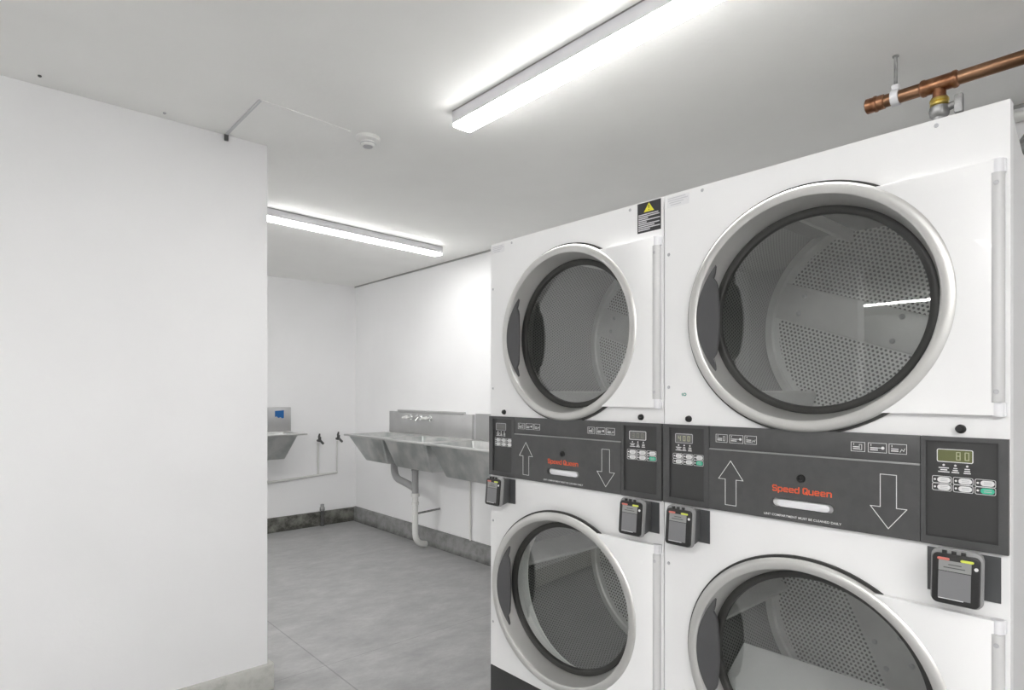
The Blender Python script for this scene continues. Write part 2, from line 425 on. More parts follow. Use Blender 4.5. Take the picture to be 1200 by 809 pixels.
v.lathe([(.018, -.072), (.027, -.076), (.029, -.090), (.027, -.104), (.020, -.112), (.017, -.20)], (0, -.043, 0), 'Z', 20)
v.tube([(0, -.043, -.090), (0, -.085, -.080)], .012, 14)
vo = v.build('gas_valve', GALV, t)
MB().box(-.010, .010, -.108, -.084, -.112, -.052, bev=.004).build('valve_handle', GALV, vo)
t = thing('pipe_hanger', 'steel rod and ring clamp holding up the copper pipe end', 'pipe hanger', (PX, .683, ZC))
MB().tube([(0, 0, 0), (0, 0, -.112)], .0055, 10).build('rod', GALV, t)
MB().lathe([(.010, 0), (.010, -.004), (.007, -.006), (.0055, -.006)], (0, 0, 0), 'Z', 16).build('ceiling_plate', GALV, t)
m = MB()
m.lathe([(.0213, -.012), (.027, -.012), (.027, .012), (.0213, .012)], (0, 0, PZ-ZC), 'Y', 24, closed=True)
m.box(-.010, .010, -.011, .011, PZ-ZC+.026, PZ-ZC+.044, bev=.002)
m.build('clamp_ring', LAMPW, t)

# pipework glimpsed behind the right dryer
t = thing('exhaust_duct', 'dark ribbed exhaust duct rising behind the right dryer at the picture edge', 'duct', (2.86, .40, 0))
prof = [(.07, 1.2)]
for k in range(26): prof += [(.074, 1.2+k*.04+.01), (.070, 1.2+k*.04+.03)]
prof += [(.07, 2.25), (.055, 2.27)]
MB().lathe(prof, (0, 0, 0), 'Z', 24).build('duct_pipe', GALV, t)
MB().lathe([(.072, 2.10), (.079, 2.105), (.079, 2.14), (.072, 2.145)], (0, 0, 0), 'Z', 24).build('duct_collar', DARKMET, t)
MB().tube([(0, 0, 2.255)] + [(0, -.0, 2.26), (.05, -.02, 2.31), (.12, -.05, 2.35), (.285, -.09, 2.37)], .052, 20).build('duct_elbow', GALV, t)
o = MB().tube([(XS-.03, 1.0, 2.49), (XS-.03, -1.4, 2.49)], .020, 16).build('wall_conduit', WHITEPL)
tag(o, 'pale grey conduit along the top of the wall behind the right dryer', 'conduit')

# ------------------------------------------------------------------ stacked dryers
DX = 1.535; W2 = .4005; HT = 1.971
ZU, ZL = 1.598, .682
P0, P1 = 1.068, 1.297          # control panel band
def body_front(mb, zc, z0, z1, R, n=96, x=0.0, lip=.09):
    """rectangular sheet with a round door opening and a turned-in lip"""
    per = []; cir = []; inn = []
    for i in range(n):
        a = 2*pi*i/n; c, s_ = cos(a), sin(a)
        k = min(W2/abs(c) if abs(c) > 1e-9 else 9, ((z1-zc) if s_ > 0 else (zc-z0))/abs(s_) if abs(s_) > 1e-9 else 9)
        per.append([k*c, zc+k*s_])
        cir.append((R*c, zc+R*s_))
    for cy, cz in ((W2, z1), (-W2, z1), (W2, z0), (-W2, z0)):   # pull the nearest sample onto each corner
        j = min(range(n), key=lambda q: (per[q][0]-cy)**2+(per[q][1]-cz)**2); per[j] = [cy, cz]
    A = [mb.bm.verts.new((x, p[0], p[1])) for p in per]
    B = [mb.bm.verts.new((x, p[0], p[1])) for p in cir]
    D = [mb.bm.verts.new((x+lip, p[0], p[1])) for p in cir]
    for i in range(n):
        k = (i+1) % n
        mb.bm.faces.new((A[i], A[k], B[k], B[i])); mb.bm.faces.new((B[i], B[k], D[k], D[i]))

GLY = {  # x 0..1, y 0 = baseline, 1 = x-height, 1.45 = cap height
 'S': [[(1, 1.25), (.85, 1.45), (.15, 1.45), (0, 1.28), (0, .92), (.15, .76), (.85, .70), (1, .54), (1, .17), (.85, 0), (.15, 0), (0, .2)]],
 'p': [[(0, -.42), (0, 1)], [(0, .85), (.2, 1), (.82, 1), (1, .82), (1, .18), (.82, 0), (.2, 0), (0, .15)]],
 'e': [[(0, .52), (1, .52), (1, .82), (.82, 1), (.18, 1), (0, .82), (0, .18), (.18, 0), (.95, 0)]],
 'd': [[(1, 0), (1, 1.45)], [(1, .85), (.8, 1), (.18, 1), (0, .82), (0, .18), (.18, 0), (.8, 0), (1, .15)]],
 'Q': [[(.2, 0), (0, .2), (0, 1.25), (.2, 1.45), (.8, 1.45), (1, 1.25), (1, .2), (.8, 0), (.2, 0)], [(.6, .4), (1.08, -.08)]],
 'u': [[(0, 1), (0, .18), (.18, 0), (.8, 0), (1, .15)], [(1, 1), (1, 0)]],
 'n': [[(0, 0), (0, 1)], [(0, .85), (.2, 1), (.82, 1), (1, .82), (1, 0)]]}
def stroke_name(parent):
    g = MB(); n = 0; pitch, wl, xh = .01385, .0094, .0092
    total = 9*pitch+wl+.006; y = total/2
    for ch in 'Speed Queen':
        if ch == ' ': y -= .006; continue
        for st in GLY[ch]:
            outline(g, [(y-p[0]*wl, 1.1415+p[1]*xh) for p in st], .0029 if ch != 'e' else .0025, -.0121, t=.0005, closed=False)
        y -= pitch
    return g.build('maker_name', ORANGE, parent)
def build_dryer():
    root = thing('stacked_tumble_dryer', '', 'tumble dryer', (DX, .643, 0), 'stacked tumble dryers')
    # --- cabinet
    m = MB()
    body_front(m, ZU, P1, HT, .284); body_front(m, ZL, .319, P0, .284)
    q = lambda *p: m.bm.faces.new([m.bm.verts.new(k) for k in p])
    q((0, -W2, P0), (0, W2, P0), (0, W2, P1), (0, -W2, P1))
    q((0, -W2, HT), (0, W2, HT), (.03, W2, HT), (.03, -W2, HT))          # top front flange
    q((0, -W2, HT), (0, -W2, .319), (.03, -W2, .319), (.03, -W2, HT))
    q((0, W2, HT), (0, W2, .319), (.03, W2, .319), (.03, W2, HT))
    m.build('front_sheet', ENAMEL, root, recalc=False)
    m = MB()
    prof = [(.005, .02), (1.06, .02), (1.06, 1.90), (.14, 1.90), (.005, HT-.003)]
    for y in (-W2+.002, W2-.002):
        m.bm.faces.new([m.bm.verts.new((p[0], y, p[1])) for p in prof])
    for a, b in ((1, 2), (0, 1)):
        (xa, za), (xb, zb) = prof[a], prof[b]
        m.bm.faces.new([m.bm.verts.new(p) for p in ((xa, -W2+.002, za), (xb, -W2+.002, zb), (xb, W2-.002, zb), (xa, W2-.002, za))])
    m.build('cabinet', SIDE, root)
    m = MB()
    for a, b in ((2, 3), (3, 4)):
        (xa, za), (xb, zb) = prof[a], prof[b]
        m.bm.faces.new([m.bm.verts.new(p) for p in ((xa, -W2+.003, za), (xb, -W2+.003, zb), (xb, W2-.003, zb), (xa, W2-.003, za))])
    m.build('cabinet_top', DARKTOP, root)  # dark top keeps the ceiling above dimmer
    m = MB()
    m.box(-.002, .02, -W2, -.003, .0, .317, bev=.002); m.box(-.002, .02, .003, W2, 0, .317, bev=.002)
    m.build('kick_panel', KICK, root)
    # --- screws and plugs
    for y, z in ((.387, 1.795), (.387, 1.405), (.387, .887), (.387, .49), (.277, 1.958), (-.277, 1.958)):
        MB().lathe([(0, -.002), (.0035, -.002), (.005, 0)], (0, y, z), 'X', 12).build('screw', GREYINK, root)
    for y in (.319, -.320):
        MB().lathe([(0, -.010), (.0055, -.010), (.0085, -.007), (.0095, 0)], (0, y, 1.314), 'X', 20).build('lock_plug', BLACK, root)
    # pale maker's label at the top left
    p = MB().box(-.0006, 0, .392, .318, 1.932, 1.963).build('paper_label', LABELW, root)
    g = MB()
    for k, (a, b) in enumerate(((.388, .330), (.388, .322), (.384, .336), (.380, .345))):
        g.box(-.001, -.0005, a, b, 1.957-k*.0065, 1.9595-k*.0065)
    g.build('label_print', PALEINK, p)
    # --- control band
    cp = MB().box(-.010, .0, -.2505, .2495, 1.236, P1, bev=.002).build('instruction_strip', PANEL, root)
    g = MB()
    for i, (a, b) in enumerate(((.229, .196), (.189, .151), (.146, .114), (-.113, -.142), (-.149, -.186), (-.191, -.225))):
        z0, z1 = 1.2545, 1.2755
        if i == 3: g.build('instruction_print', WHITEINK, cp); g = MB()
        outline(g, [(a, z0), (a, z1), (b, z1), (b, z0)], .0009, -.010)
        g.box(-.0106, -.0100, a-.005, a-.0062, z1-.007, z1-.0025)              # step number stroke
        for q_ in range(2):
            g.box(-.0106, -.0100, a-.004, a-.004-(a-b)*.42, z0+.009-q_*.0045, z0+.0112-q_*.0045)
        cyy = b+.0075
        if i % 3 == 0:
            outline(g, [(cyy+.004, z0+.004), (cyy+.004, z1-.005), (cyy-.001, z1-.005), (cyy-.001, z0+.004)], .0009, -.010)
        elif i % 3 == 1:
            g.lathe([(0, -.0106), (.0034, -.0106), (.0034, -.010)], (0, cyy, (z0+z1)/2), 'X', 14)
            g.box(-.0106, -.0100, cyy+.003, cyy+.012, (z0+z1)/2-.0006, (z0+z1)/2+.0006)
        else:
            outline(g, [(cyy+.005, z0+.004), (cyy+.002, z0+.010), (cyy-.002, z0+.006), (cyy-.004, z0+.012)], .0009, -.010, closed=False)
    g.build('instruction_print', WHITEINK, cp)
    # lint drawer
    lt = MB()
    # front face with a slot opening: two slabs plus side pieces
    sz0, sz1, sy = 1.101, 1.123, .075
    pts_slot = stadium(-sy, sy, sz0, sz1, 10)
    y0, y1, z0, z1 = -.2505, .2495, P0+.001, 1.233
    n = len(pts_slot); per = []
    for (yy, zz) in pts_slot:
        dy, dz = yy, zz-1.112
        k = min((y1 if dy > 0 else -y0)/abs(dy) if abs(dy) > 1e-9 else 99, ((z1-1.112) if dz > 0 else (1.112-z0))/abs(dz) if abs(dz) > 1e-9 else 99)
        per.append([dy*k, 1.112+dz*k])
    for cy_, cz_ in ((y1, z1), (y0, z1), (y1, z0), (y0, z0)):
        j = min(range(n), key=lambda q: abs(atan2(per[q][1]-1.112, per[q][0])-atan2(cz_-1.112, cy_)))
        per[j] = [cy_, cz_]
    A = [lt.bm.verts.new((-.012, p[0], p[1])) for p in per]; B = [lt.bm.verts.new((-.012, p[0], p[1])) for p in pts_slot]
    A2 = [lt.bm.verts.new((0, p[0], p[1])) for p in per]; B2 = [lt.bm.verts.new((.016, p[0], p[1])) for p in pts_slot]
    for i in range(n):
        k = (i+1) % n
        lt.bm.faces.new((A[i], A[k], B[k], B[i])); lt.bm.faces.new((A2[i], A2[k], A[k], A[i])); lt.bm.faces.new((B[i], B[k], B2[k], B2[i]))
    ld = lt.build('lint_drawer', PANEL, root)
    MB().box(-.0125, .0, -.250, .249, 1.2325, 1.2365, bev=.001).build('drawer_lip', LIP_LIT, ld)  # bright line of light on the edge, put into the colour
    # steel scoop seen in the grip slot
    MB().prism(stadium(-.066, .060, sz0+.001, sz1-.002, 10), 'X', -.006, -.011, bev=.002).build('slot_grip', LAMPW, ld)['label'] = 'pale metal grip set in the slot'
    lk = MB().lathe([(0, -.014), (.005, -.014), (.0055, -.0165), (.0095, -.0165), (.0105, -.012)], (0, 0, 1.178), 'X', 24)
    lk.build('drawer_lock', BLACK, ld)
    g = MB()
    ya = .185
    outline(g, [(ya, 1.206), (ya+.035, 1.156), (ya+.0155, 1.156), (ya+.0155, 1.087), (ya-.0155, 1.087), (ya-.0155, 1.156), (ya-.035, 1.156)], .0014, -.012)
    g.build('up_arrow', WHITEINK, ld)
    g = MB(); ya = -.190
    outline(g, [(ya, 1.087), (ya+.036, 1.134), (ya+.016, 1.134), (ya+.016, 1.207), (ya-.016, 1.207), (ya-.016, 1.134), (ya-.036, 1.134)], .0014, -.012)
    g.build('down_arrow', WHITEINK, ld)
    stroke_name(ld)
    text('lint_notice', 'LINT COMPARTMENT MUST BE CLEANED DAILY', .186, 0, 1.0805, -.0122, WHITEINK, ld, bold=.008, height=.0055)
    # keypads
    for side in (1, -1):
        a, b = (.3985, .2505) if side > 0 else (-.2515, -.3995)
        ka, kb = (.379, .264) if side > 0 else (-.259, -.385)
        fr = MB()
        for bx in ((a, ka, P0, P1), (kb, b, P0, P1), (ka, kb, 1.289, P1), (ka, kb, P0, 1.084)):
            fr.box(-.011, 0, bx[0], bx[1], bx[2], bx[3])
        kf = fr.build('keypad_frame', PANEL, root)
        MB().box(-.006, 0, ka, kb, 1.084, 1.289).build('keypad_plate', PANEL2, kf)
        g = MB()
        outline(g, [(ka-.001, 1.0845), (ka-.001, 1.2885), (kb+.001, 1.2885), (kb+.001, 1.0845)], .0016, -.0105)
        g.build('keypad_rim', HANDLE, kf)
        kw = ka-kb; u = lambda f: ka-kw*f
        # display
        da, db = u(.17), u(.655)
        MB().box(-.0066, -.006, da, db, 1.2445, 1.2705).build('display_window', LCD_OFF if side > 0 else LCD_ON, kf)
        g = MB(); outline(g, rrect(db, da, 1.2445, 1.2705, .003), .0014, -.0062, t=.001); g.build('display_frame', GREYINK if side > 0 else WHITEINK, kf)
        g = MB()
        def digit(yc, segs, w=.0062, h=.0155, zc=1.2575):
            S7 = {'a': ((yc+w/2, zc+h/2), (yc-w/2, zc+h/2)), 'b': ((yc-w/2, zc+h/2), (yc-w/2, zc)), 'c': ((yc-w/2, zc), (yc-w/2, zc-h/2)),
                  'd': ((yc+w/2, zc-h/2), (yc-w/2, zc-h/2)), 'e': ((yc+w/2, zc), (yc+w/2, zc-h/2)), 'f': ((yc+w/2, zc+h/2), (yc+w/2, zc)), 'g': ((yc+w/2, zc), (yc-w/2, zc))}
            for c_ in segs: outline(g, S7[c_], .0015, -.0066, closed=False)
        wd = da-db
        if side > 0:
            for f, sg in ((.24, 'fgbc'), (.52, 'abcdef'), (.78, 'abcdef')): digit(da-wd*f, sg, h=.013)
        else:
            for f, sg in ((.60, 'abcdefg'), (.84, 'abcdef')): digit(da-wd*f, sg)
        g.build('display_digits', SEG, kf)
        # three little indicator legends
        g = MB()
        for f, wds in ((.26, (.018, .012, .020)), (.42, (.007, .009, .013)), (.58, (.009, .010, .012))):
            yc = u(f)
            g.lathe([(0, -.0070), (.0022, -.0070), (.0022, -.006)], (0, yc, 1.2375), 'X', 12)
            for q_, ww in enumerate(wds): g.box(-.0066, -.006, yc+ww/2, yc-ww/2, 1.2305-q_*.0042, 1.2325-q_*.0042)
        g.build('indicator_legends', WHITEINK, kf)
        # six keys
        for c_ in range(3):
            for r_ in range(2):
                f0 = .10+c_*.292; ya, yb = u(f0), u(f0+.265)
                zt = 1.2135-r_*.0155
                g = MB(); outline(g, rrect(yb, ya, zt-.0148, zt, .003), .0009, -.006)
                g.lathe([(0, -.0068), (.0021, -.0068), (.0021, -.006)], (0, ya-.0045, zt-.0074), 'X', 10)
                kb_ = MB().prism(stadium(yb+.0015, ya-.009, zt-.0130, zt-.0018, 8), 'X', -.006, -.0078)
                ko = kb_.build('key', BTNG if (c_ == 2 and r_ == 1) else BTN, kf)
                if c_ == 2 and r_ == 1: ko['label'] = 'green start key'
                g2 = MB()
                for q_ in range(2): g2.box(-.0082, -.0077, (ya+yb)/2-.001+ .003, yb+.006, zt-.0062-q_*.0035, zt-.0050-q_*.0035)
                g2.build('key_legend', GREYINK, kf)
                g.build('key_outline', WHITEINK, kf)
    # --- doors and drums
    for zc in (ZU, ZL): build_door(root, zc); build_drum(root, zc)
    return root

HY_ = -.388   # hinge axis, local y
def build_door(root, zc):
    up = zc > 1.2
    oy = -HY_       # ring centre in door coordinates
    H = .254; Ri = .296
    pts = []
    yr = .010
    a0 = atan2(H, -sqrt(Ri*Ri-H*H)); 
    pts.append((yr, H)); pts.append((yr, -H))
    for i in range(25):
        a = (2*pi-a0) + (a0-(2*pi-a0))*i/24
        pts.append((oy+Ri*cos(a), Ri*sin(a)))
    d = MB().prism(pts, 'X', -.002, -.019, bev=.002).build('door', ENAMEL2, root, loc=(0, HY_, zc))
    c = (0, oy, 0)
    # black seal between cabinet and ring
    MB().lathe([(.313, -.0005), (.314, -.004), (.313, -.008), (.298, -.009)], c, 'X', 112).build('door_seal', GASKET, d)
    # stainless trim ring and recess
    MB().lathe([(.300, -.008), (.3065, -.010), (.3075, -.014), (.305, -.0195), (.300, -.0225), (.293, -.0235), (.283, -.0225), (.2795, -.0205), (.277, -.014),
                (.2625, .050)], c, 'X', 128).build('trim_ring', STEEL, d)
    MB().lathe([(.2645, .043), (.2600, .040), (.250, .040), (.2455, .043), (.244, .050), (.244, .056), (.2645, .058)], c, 'X', 112).build('glass_gasket', GASKET, d)
    MB().lathe([(0, .050), (.245, .050), (.245, .055), (0, .055)], c, 'X', 112).build('door_glass', GLASS, d)
    # crescent pull on the opening side
    hp = []; hz = .157; N_ = 28
    for i in range(N_+1):
        z = -hz+2*hz*i/N_; hp.append((sqrt(.2785**2-z*z), z))
    for i in range(N_+1):
        z = hz-2*hz*i/N_; q = abs(z)/hz
        if q < .62: yy = .213+.010*(q/.62)**2
        elif q < .72: yy = .223+.012*(q-.62)/.10
        elif q < .80: yy = .235-.004*(q-.72)/.08
        else: yy = .231-(.231-sqrt(.2785**2-hz*hz)-.0015)*((q-.80)/.20)
        hp.append((min(yy, sqrt(.2785**2-z*z)-.0012), z))
    hm = MB(); t = bmesh.new()
    F = [t.verts.new((-.021+.018*(abs(p[1])/hz)**2, oy+p[0], p[1])) for p in hp]
    B = [t.verts.new((-.013+.018*(abs(p[1])/hz)**2, oy+p[0], p[1])) for p in hp]
    n = len(hp); M_ = N_+1
    for i in range(M_-1):
        t.faces.new((F[i], F[i+1], F[n-2-i], F[n-1-i])); t.faces.new((B[i], B[i+1], B[n-2-i], B[n-1-i]))
    for i in range(n): t.faces.new((F[i], F[(i+1) % n], B[(i+1) % n], B[i]))
    hm.merge(t)
    hm.build('handle', HANDLE, d)
    # the stainless assembly is very slightly wider than tall
    bpy.context.view_layer.update()
    for ch in kids(d):
        for v in ch.data.vertices:
            v.co.y = (v.co.y-oy)*1.027+oy-.0035; v.co.z = v.co.z*.98-.004
    # hinge post
    m = MB()
    m.tube([(-.010, .006, -.228), (-.010, .006, .228)], .0122, 20)
    m.build('hinge_tube', HINGE, d)
    for s in (-1, 1):
        m = MB(); m.tube([(-.008, .006, s*.2285), (-.008, .006, s*.256)], .0112, 18)
        m.box(-.010, 0, -.008, .018, s*.2285, s*.256, bev=.002)
        m.build('hinge_pin', LAMPW, d)
        MB().lathe([(0, -.0015), (.0035, -.0015), (.0048, 0)], (-.0222, .006, s*.207), 'X', 14).build('hinge_screw', GREYINK, d)
    return d

def build_drum(root, zc):
    rnd = {True: radians(20), False: radians(66)}[zc > 1.2]
    R, X0, X1 = .366, .088, .565
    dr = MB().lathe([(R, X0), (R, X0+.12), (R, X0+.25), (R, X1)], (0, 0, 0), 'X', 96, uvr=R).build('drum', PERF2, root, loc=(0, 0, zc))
    MB().lathe([(.280, X0), (R+.004, X0)], (0, 0, 0), 'X', 96).build('drum_collar', DRUMSTEEL, dr)
    m = MB()
    m.lathe([(R, X1), (R-.004, X1-.012), (.338, X1-.016), (.332, X1-.010), (.315, X1-.008)], (0, 0, 0), 'X', 96, mi=0)
    m.lathe([(.315, X1-.008), (.18, X1-.008), (0, X1-.008)], (0, 0, 0), 'X', 96, mi=1, uvr='polar')
    rp = m.build('rear_plate', [DRUMSTEEL, PERF], dr, recalc=False)
    rp.rotation_euler = (-rnd if False else rnd, 0, 0)
    sp = MB().box(X1-.016, X1-.0085, -.325, .325, -.062, .058, bev=.003).build('rear_spoke', DRUMSTEEL, dr)
    sp.rotation_euler = (rnd, 0, 0)
    for (y, z) in ((-.05, .038), (-.13, .036), (-.05, -.038), (-.13, -.038), (.25, .03), (.25, -.03)):
        M_ = Matrix.Rotation(rnd, 3, 'X'); p = M_ @ Vector((0, y, z))
        MB().lathe([(0, -.006), (.005, -.006), (.0085, -.001), (.0085, .002)], (X1-.016, p.y, p.z), 'X', 12).build('bolt', GREYINK, dr)
    for k in range(3):
        a = rnd + pi*.96 + k*2*pi/3 if zc > 1.2 else radians(-112)+k*2*pi/3
        bm_ = MB()
        pf = [(-.045, 0), (-.012, -.075), (-.004, -.084), (.004, -.084), (.012, -.075), (.045, 0)]
        bm_.prism([(p[0], R+p[1]-.001) for p in pf], 'X', X0+.02, X1-.02)
        b = bm_.build('lifter', DRUMSTEEL, dr); b.rotation_euler = (a-pi/2, 0, 0)

def digit7(g, yc, segs, w=.0062, h=.013, zc=1.2575):
    S7 = {'a': ((yc+w/2, zc+h/2), (yc-w/2, zc+h/2)), 'b': ((yc-w/2, zc+h/2), (yc-w/2, zc)), 'c': ((yc-w/2, zc), (yc-w/2, zc-h/2)),
          'd': ((yc+w/2, zc-h/2), (yc-w/2, zc-h/2)), 'e': ((yc+w/2, zc), (yc+w/2, zc-h/2)), 'f': ((yc+w/2, zc+h/2), (yc+w/2, zc)), 'g': ((yc+w/2, zc), (yc-w/2, zc))}
    for c_ in segs: outline(g, S7[c_], .0015, -.0066, closed=False)
right = build_dryer()
DISP = [k for c in kids(right) if c.name.startswith('keypad_frame') and max(v.co.y for v in c.data.vertices) < 0 for k in kids(c) if k.name.startswith('display_window')][0]
left = dup(right); left.location.y = .643+.8045
right['label'] = 'stacked pair of white tumble dryers on the right, under the copper pipe'
left['label'] = 'stacked pair of white tumble dryers on the left, with black warning sticker'
bpy.context.view_layer.update()
for c in kids(left):
    if c.name.startswith('door') and c.location.z < 1: c.rotation_euler = (0, 0, radians(4.4)); ajar = c
    if c.name.startswith('keypad_frame') and min(v.co.y for v in c.data.vertices) > 0:
        for k in kids(c):
            if k.name.startswith('key') and 'label' in k.keys():
                k.data = k.data.copy(); k.data.materials[0] = BTN; del k['label']
            if k.name.startswith('display_digits'): bpy.data.objects.remove(k)
    elif c.name.startswith('keypad_frame'):
        for k in kids(c):
            if k.name.startswith('display_window'):
                k.data = k.data.copy(); k.data.materials[0] = LCD_OFF; k['label'] = 'dim grey display window'
            if k.name.startswith('display_digits'):
                ya_ = max(v.co.y for v in DISP.data.vertices); g = MB()
                wd_ = ya_-min(v.co.y for v in DISP.data.vertices)
                for f_, sg in ((.24, 'abgcd'), (.52, 'abcdef'), (.78, 'abcdef')): digit7(g, ya_-wd_*f_, sg)
                old = k.data; k.data = g.build('tmp', SEG2).data; bpy.data.objects.remove(bpy.data.objects['tmp']); k.data.name = 'display_digits'
ajar['label'] = 'lower door standing slightly ajar'
# warning sticker on the left stack
w = MB().box(-.0007, 0, -.306, -.391, 1.877, 1.968).build('warning_sticker', LABELB, left)
w['label'] = 'black sticker with yellow warning triangle'
MB().prism([(-.330, 1.9385), (-.367, 1.9385), (-.3485, 1.965)], 'X', -.0007, -.0012).build('warning_triangle', YELLOW, w)
g = MB(); g.prism([(-.3470, 1.958), (-.3500, 1.958), (-.3493, 1.948), (-.3477, 1.948)], 'X', -.0012, -.0016); g.box(-.0016, -.0012, -.3473, -.3497, 1.942, 1.9445)
g.build('exclamation_mark', BLACK, w)
g = MB()
for k, e in enumerate((-.382, -.386, -.345, -.388, -.340, -.386, -.368, -.388, -.352)):
    g.box(-.0012, -.0007, -.310, e, 1.9300-k*.0058, 1.9332-k*.0058)
g.build('warning_lines', PALEINK, w)
# small teal mark on the right stack
g = MB()
outline(g, [(.333+.0045*cos(a), 1.384+.0035*sin(a)) for a in [2*pi*i/10 for i in range(10)]], .0022, 0)
outline(g, [(.333+.009*cos(a), 1.384+.0055*sin(a)) for a in [.6, .2, -.3, -.7]], .0018, 0, closed=False)
g.build('teal_mark', TEAL, right)
# plain pale panel for an unidentified surface inside the lower right drum
g = MB()
t = bmesh.new()
vv = [t.verts.new(p) for p in ((.33, .325, -.100), (.33, -.325, -.100), (.10, -.30, -.200), (.10, .30, -.200))]
vv += [t.verts.new((p.co.x, p.co.y, p.co.z-.006)) for p in vv]
for f in ((0,1,2,3),(7,6,5,4),(0,4,5,1),(1,5,6,2),(2,6,7,3),(3,7,4,0)): t.faces.new([vv[i] for i in f])
g.merge(t)
for c in kids(right):
    if c.name.startswith('drum') and c.location.z < 1:
        o = g.build('pale_panel', LABELW, c); o['label'] = 'pale panel lying low inside the lower right drum'

# ------------------------------------------------------------------ payment readers
def build_reader():
    r = thing('payment_reader', '', 'card reader', (0, 0, 0), 'payment readers below the control panels')
    MB().box(-.002, 0, -.0625, .0625, -.046, .046).build('mounting_plate', PLATE, r)
    # side body behind the front bezel
    m = MB()
    t = bmesh.new()
    pr = [(-.002, .046), (-.040, .047), (-.048, -.052), (-.002, -.040)]
    A = [t.verts.new((p[0], -.036, p[1])) for p in pr]; B = [t.verts.new((p[0], .036, p[1])) for p in pr]
    t.faces.new(A); t.faces.new(B[::-1])
    for i in range(4): t.faces.new((A[i], B[i], B[(i+1) % 4], A[(i+1) % 4]))
    bmesh.ops.recalc_face_normals(t, faces=t.faces[:])
    bmesh.ops.bevel(t, geom=t.edges[:], offset=.004, segments=2, affect='EDGES', profile=.5)
    m.merge(t); m.build('reader_body', READERG, r)
    def tilt(o):
        o.location = (-.044, 0, 0); o.rotation_euler = (0, radians(5), 0); return o
    # shroud (grey rounded rim), bezel, pad
    sh = tilt(MB().prism(rrect(-.0435, .0435, -.054, .056, .014), 'X', 0, -.012, bev=.003).build('shroud', SHROUD, r))
    bz = tilt(MB().prism(rrect(-.040, .040, -.052, .0475, .010), 'X', -.011, -.018, bev=.002).build('bezel', READER, r))
    MB().box(-.0186, -.017, -.0255, .0285, -.041, .012).build('touch_pad', SCR, bz)
    MB().box(-.0188, -.017, -.026, .0285, .0135, .034).build('reader_screen', SCR2, bz)
    g = MB()
    for k, (a, b) in enumerate(((.012, -.010), (.020, -.016))): g.box(-.0191, -.0187, a, b, .0255-k*.006, .0275-k*.006)
    g.build('screen_text', READERG, bz)
    MB().prism(stadium(.010, .031, .0345, .0395, 6), 'X', -.018, -.0192).build('red_badge', RED, bz)
    MB().prism(stadium(-.030, -.008, .0345, .0395, 6), 'X', -.018, -.0192).build('lime_badge', LIME, bz)
    MB().lathe([(0, -.0195), (.0035, -.0195), (.0035, -.018)], (0, -.034, .025), 'X', 12).build('indicator', WHITEINK, bz)
    MB().box(-.0184, -.017, .028, -.014, -.0425, -.0405).build('pad_highlight', WHITEINK, bz)
    for y in (.020, .004, -.012): MB().box(-.0165, -.010, y+.004, y-.004, .046, .054, bev=.001).build('light_tab', READER, sh)
    return r
rd = build_reader()
spots = [(.643+.315, 'payment reader hanging below the left keypad of the right dryer stack'),
         (.643-.324, 'payment reader below the right keypad of the right dryer stack, nearest the viewer'),
         (1.4475+.317, 'payment reader below the left keypad of the left dryer stack, nearest the sinks'),
         (1.4475-.324, 'payment reader below the right keypad of the left dryer stack')]
for i, (y, lab) in enumerate(spots):
    o = rd if i == 0 else dup(rd)
    o.location = (DX-.0008, y, 1.0145); o['label'] = lab

# ------------------------------------------------------------------ steel laundry sinks
def tub(x0, x1, y0, y1, zt, zb, tx0, tx1, ty0, ty1, th=.006):
    """open trough: top opening x0..x1, y0..y1, bottom inset by tx0 (front), tx1 (rear), ty0, ty1"""
    m = MB(); t = bmesh.new()
    def ring(k, z, f): return [t.verts.new(p) for p in ((x0+tx0*f+k, y0+ty0*f+k, z), (x1-tx1*f-k, y0+ty0*f+k, z), (x1-tx1*f-k, y1-ty1*f-k, z), (x0+tx0*f+k, y1-ty1*f-k, z))]
    rows = [ring(0, zb+.0, 1), ring(0, zt, 0), ring(th, zt, 0), ring(th, zb+th, 1)]
    for a, b in zip(rows, rows[1:]):
        for i in range(4): t.faces.new((a[i], a[(i+1) % 4], b[(i+1) % 4], b[i]))
    t.faces.new(rows[0]); t.faces.new(rows[3])
    bmesh.ops.recalc_face_normals(t, faces=t.faces[:])
    ed = [e for e in t.edges if not (abs(e.verts[0].co.z-zt) < 1e-6 and abs(e.verts[1].co.z-zt) < 1e-6)]
    bmesh.ops.bevel(t, geom=ed, offset=.014, segments=3, affect='EDGES', profile=.5, clamp_overlap=True)
    m.merge(t)
    for f in m.bm.faces: f.smooth = False
    return m
RZ = 1.0
def rim(m, x0, x1, y0, y1, holes, z=RZ, t=.012, lip=.018):
    """flat rolled rim: frame strips round every opening"""
    hx0, hx1 = holes[0][0], holes[0][1]
    m.box(x0, hx0, y0, y1, z-lip, z, bev=.004); m.box(hx1, x1, y0, y1, z-t, z, bev=.002)
    ys = [y0] + [v for h in holes for v in (h[2], h[3])] + [y1]
    for a, b in zip(ys[::2], ys[1::2]): m.box(hx0-.004, hx1+.004, a, b, z-lip if a in (y0,) or b == y1 else z-t, z, bev=.003)

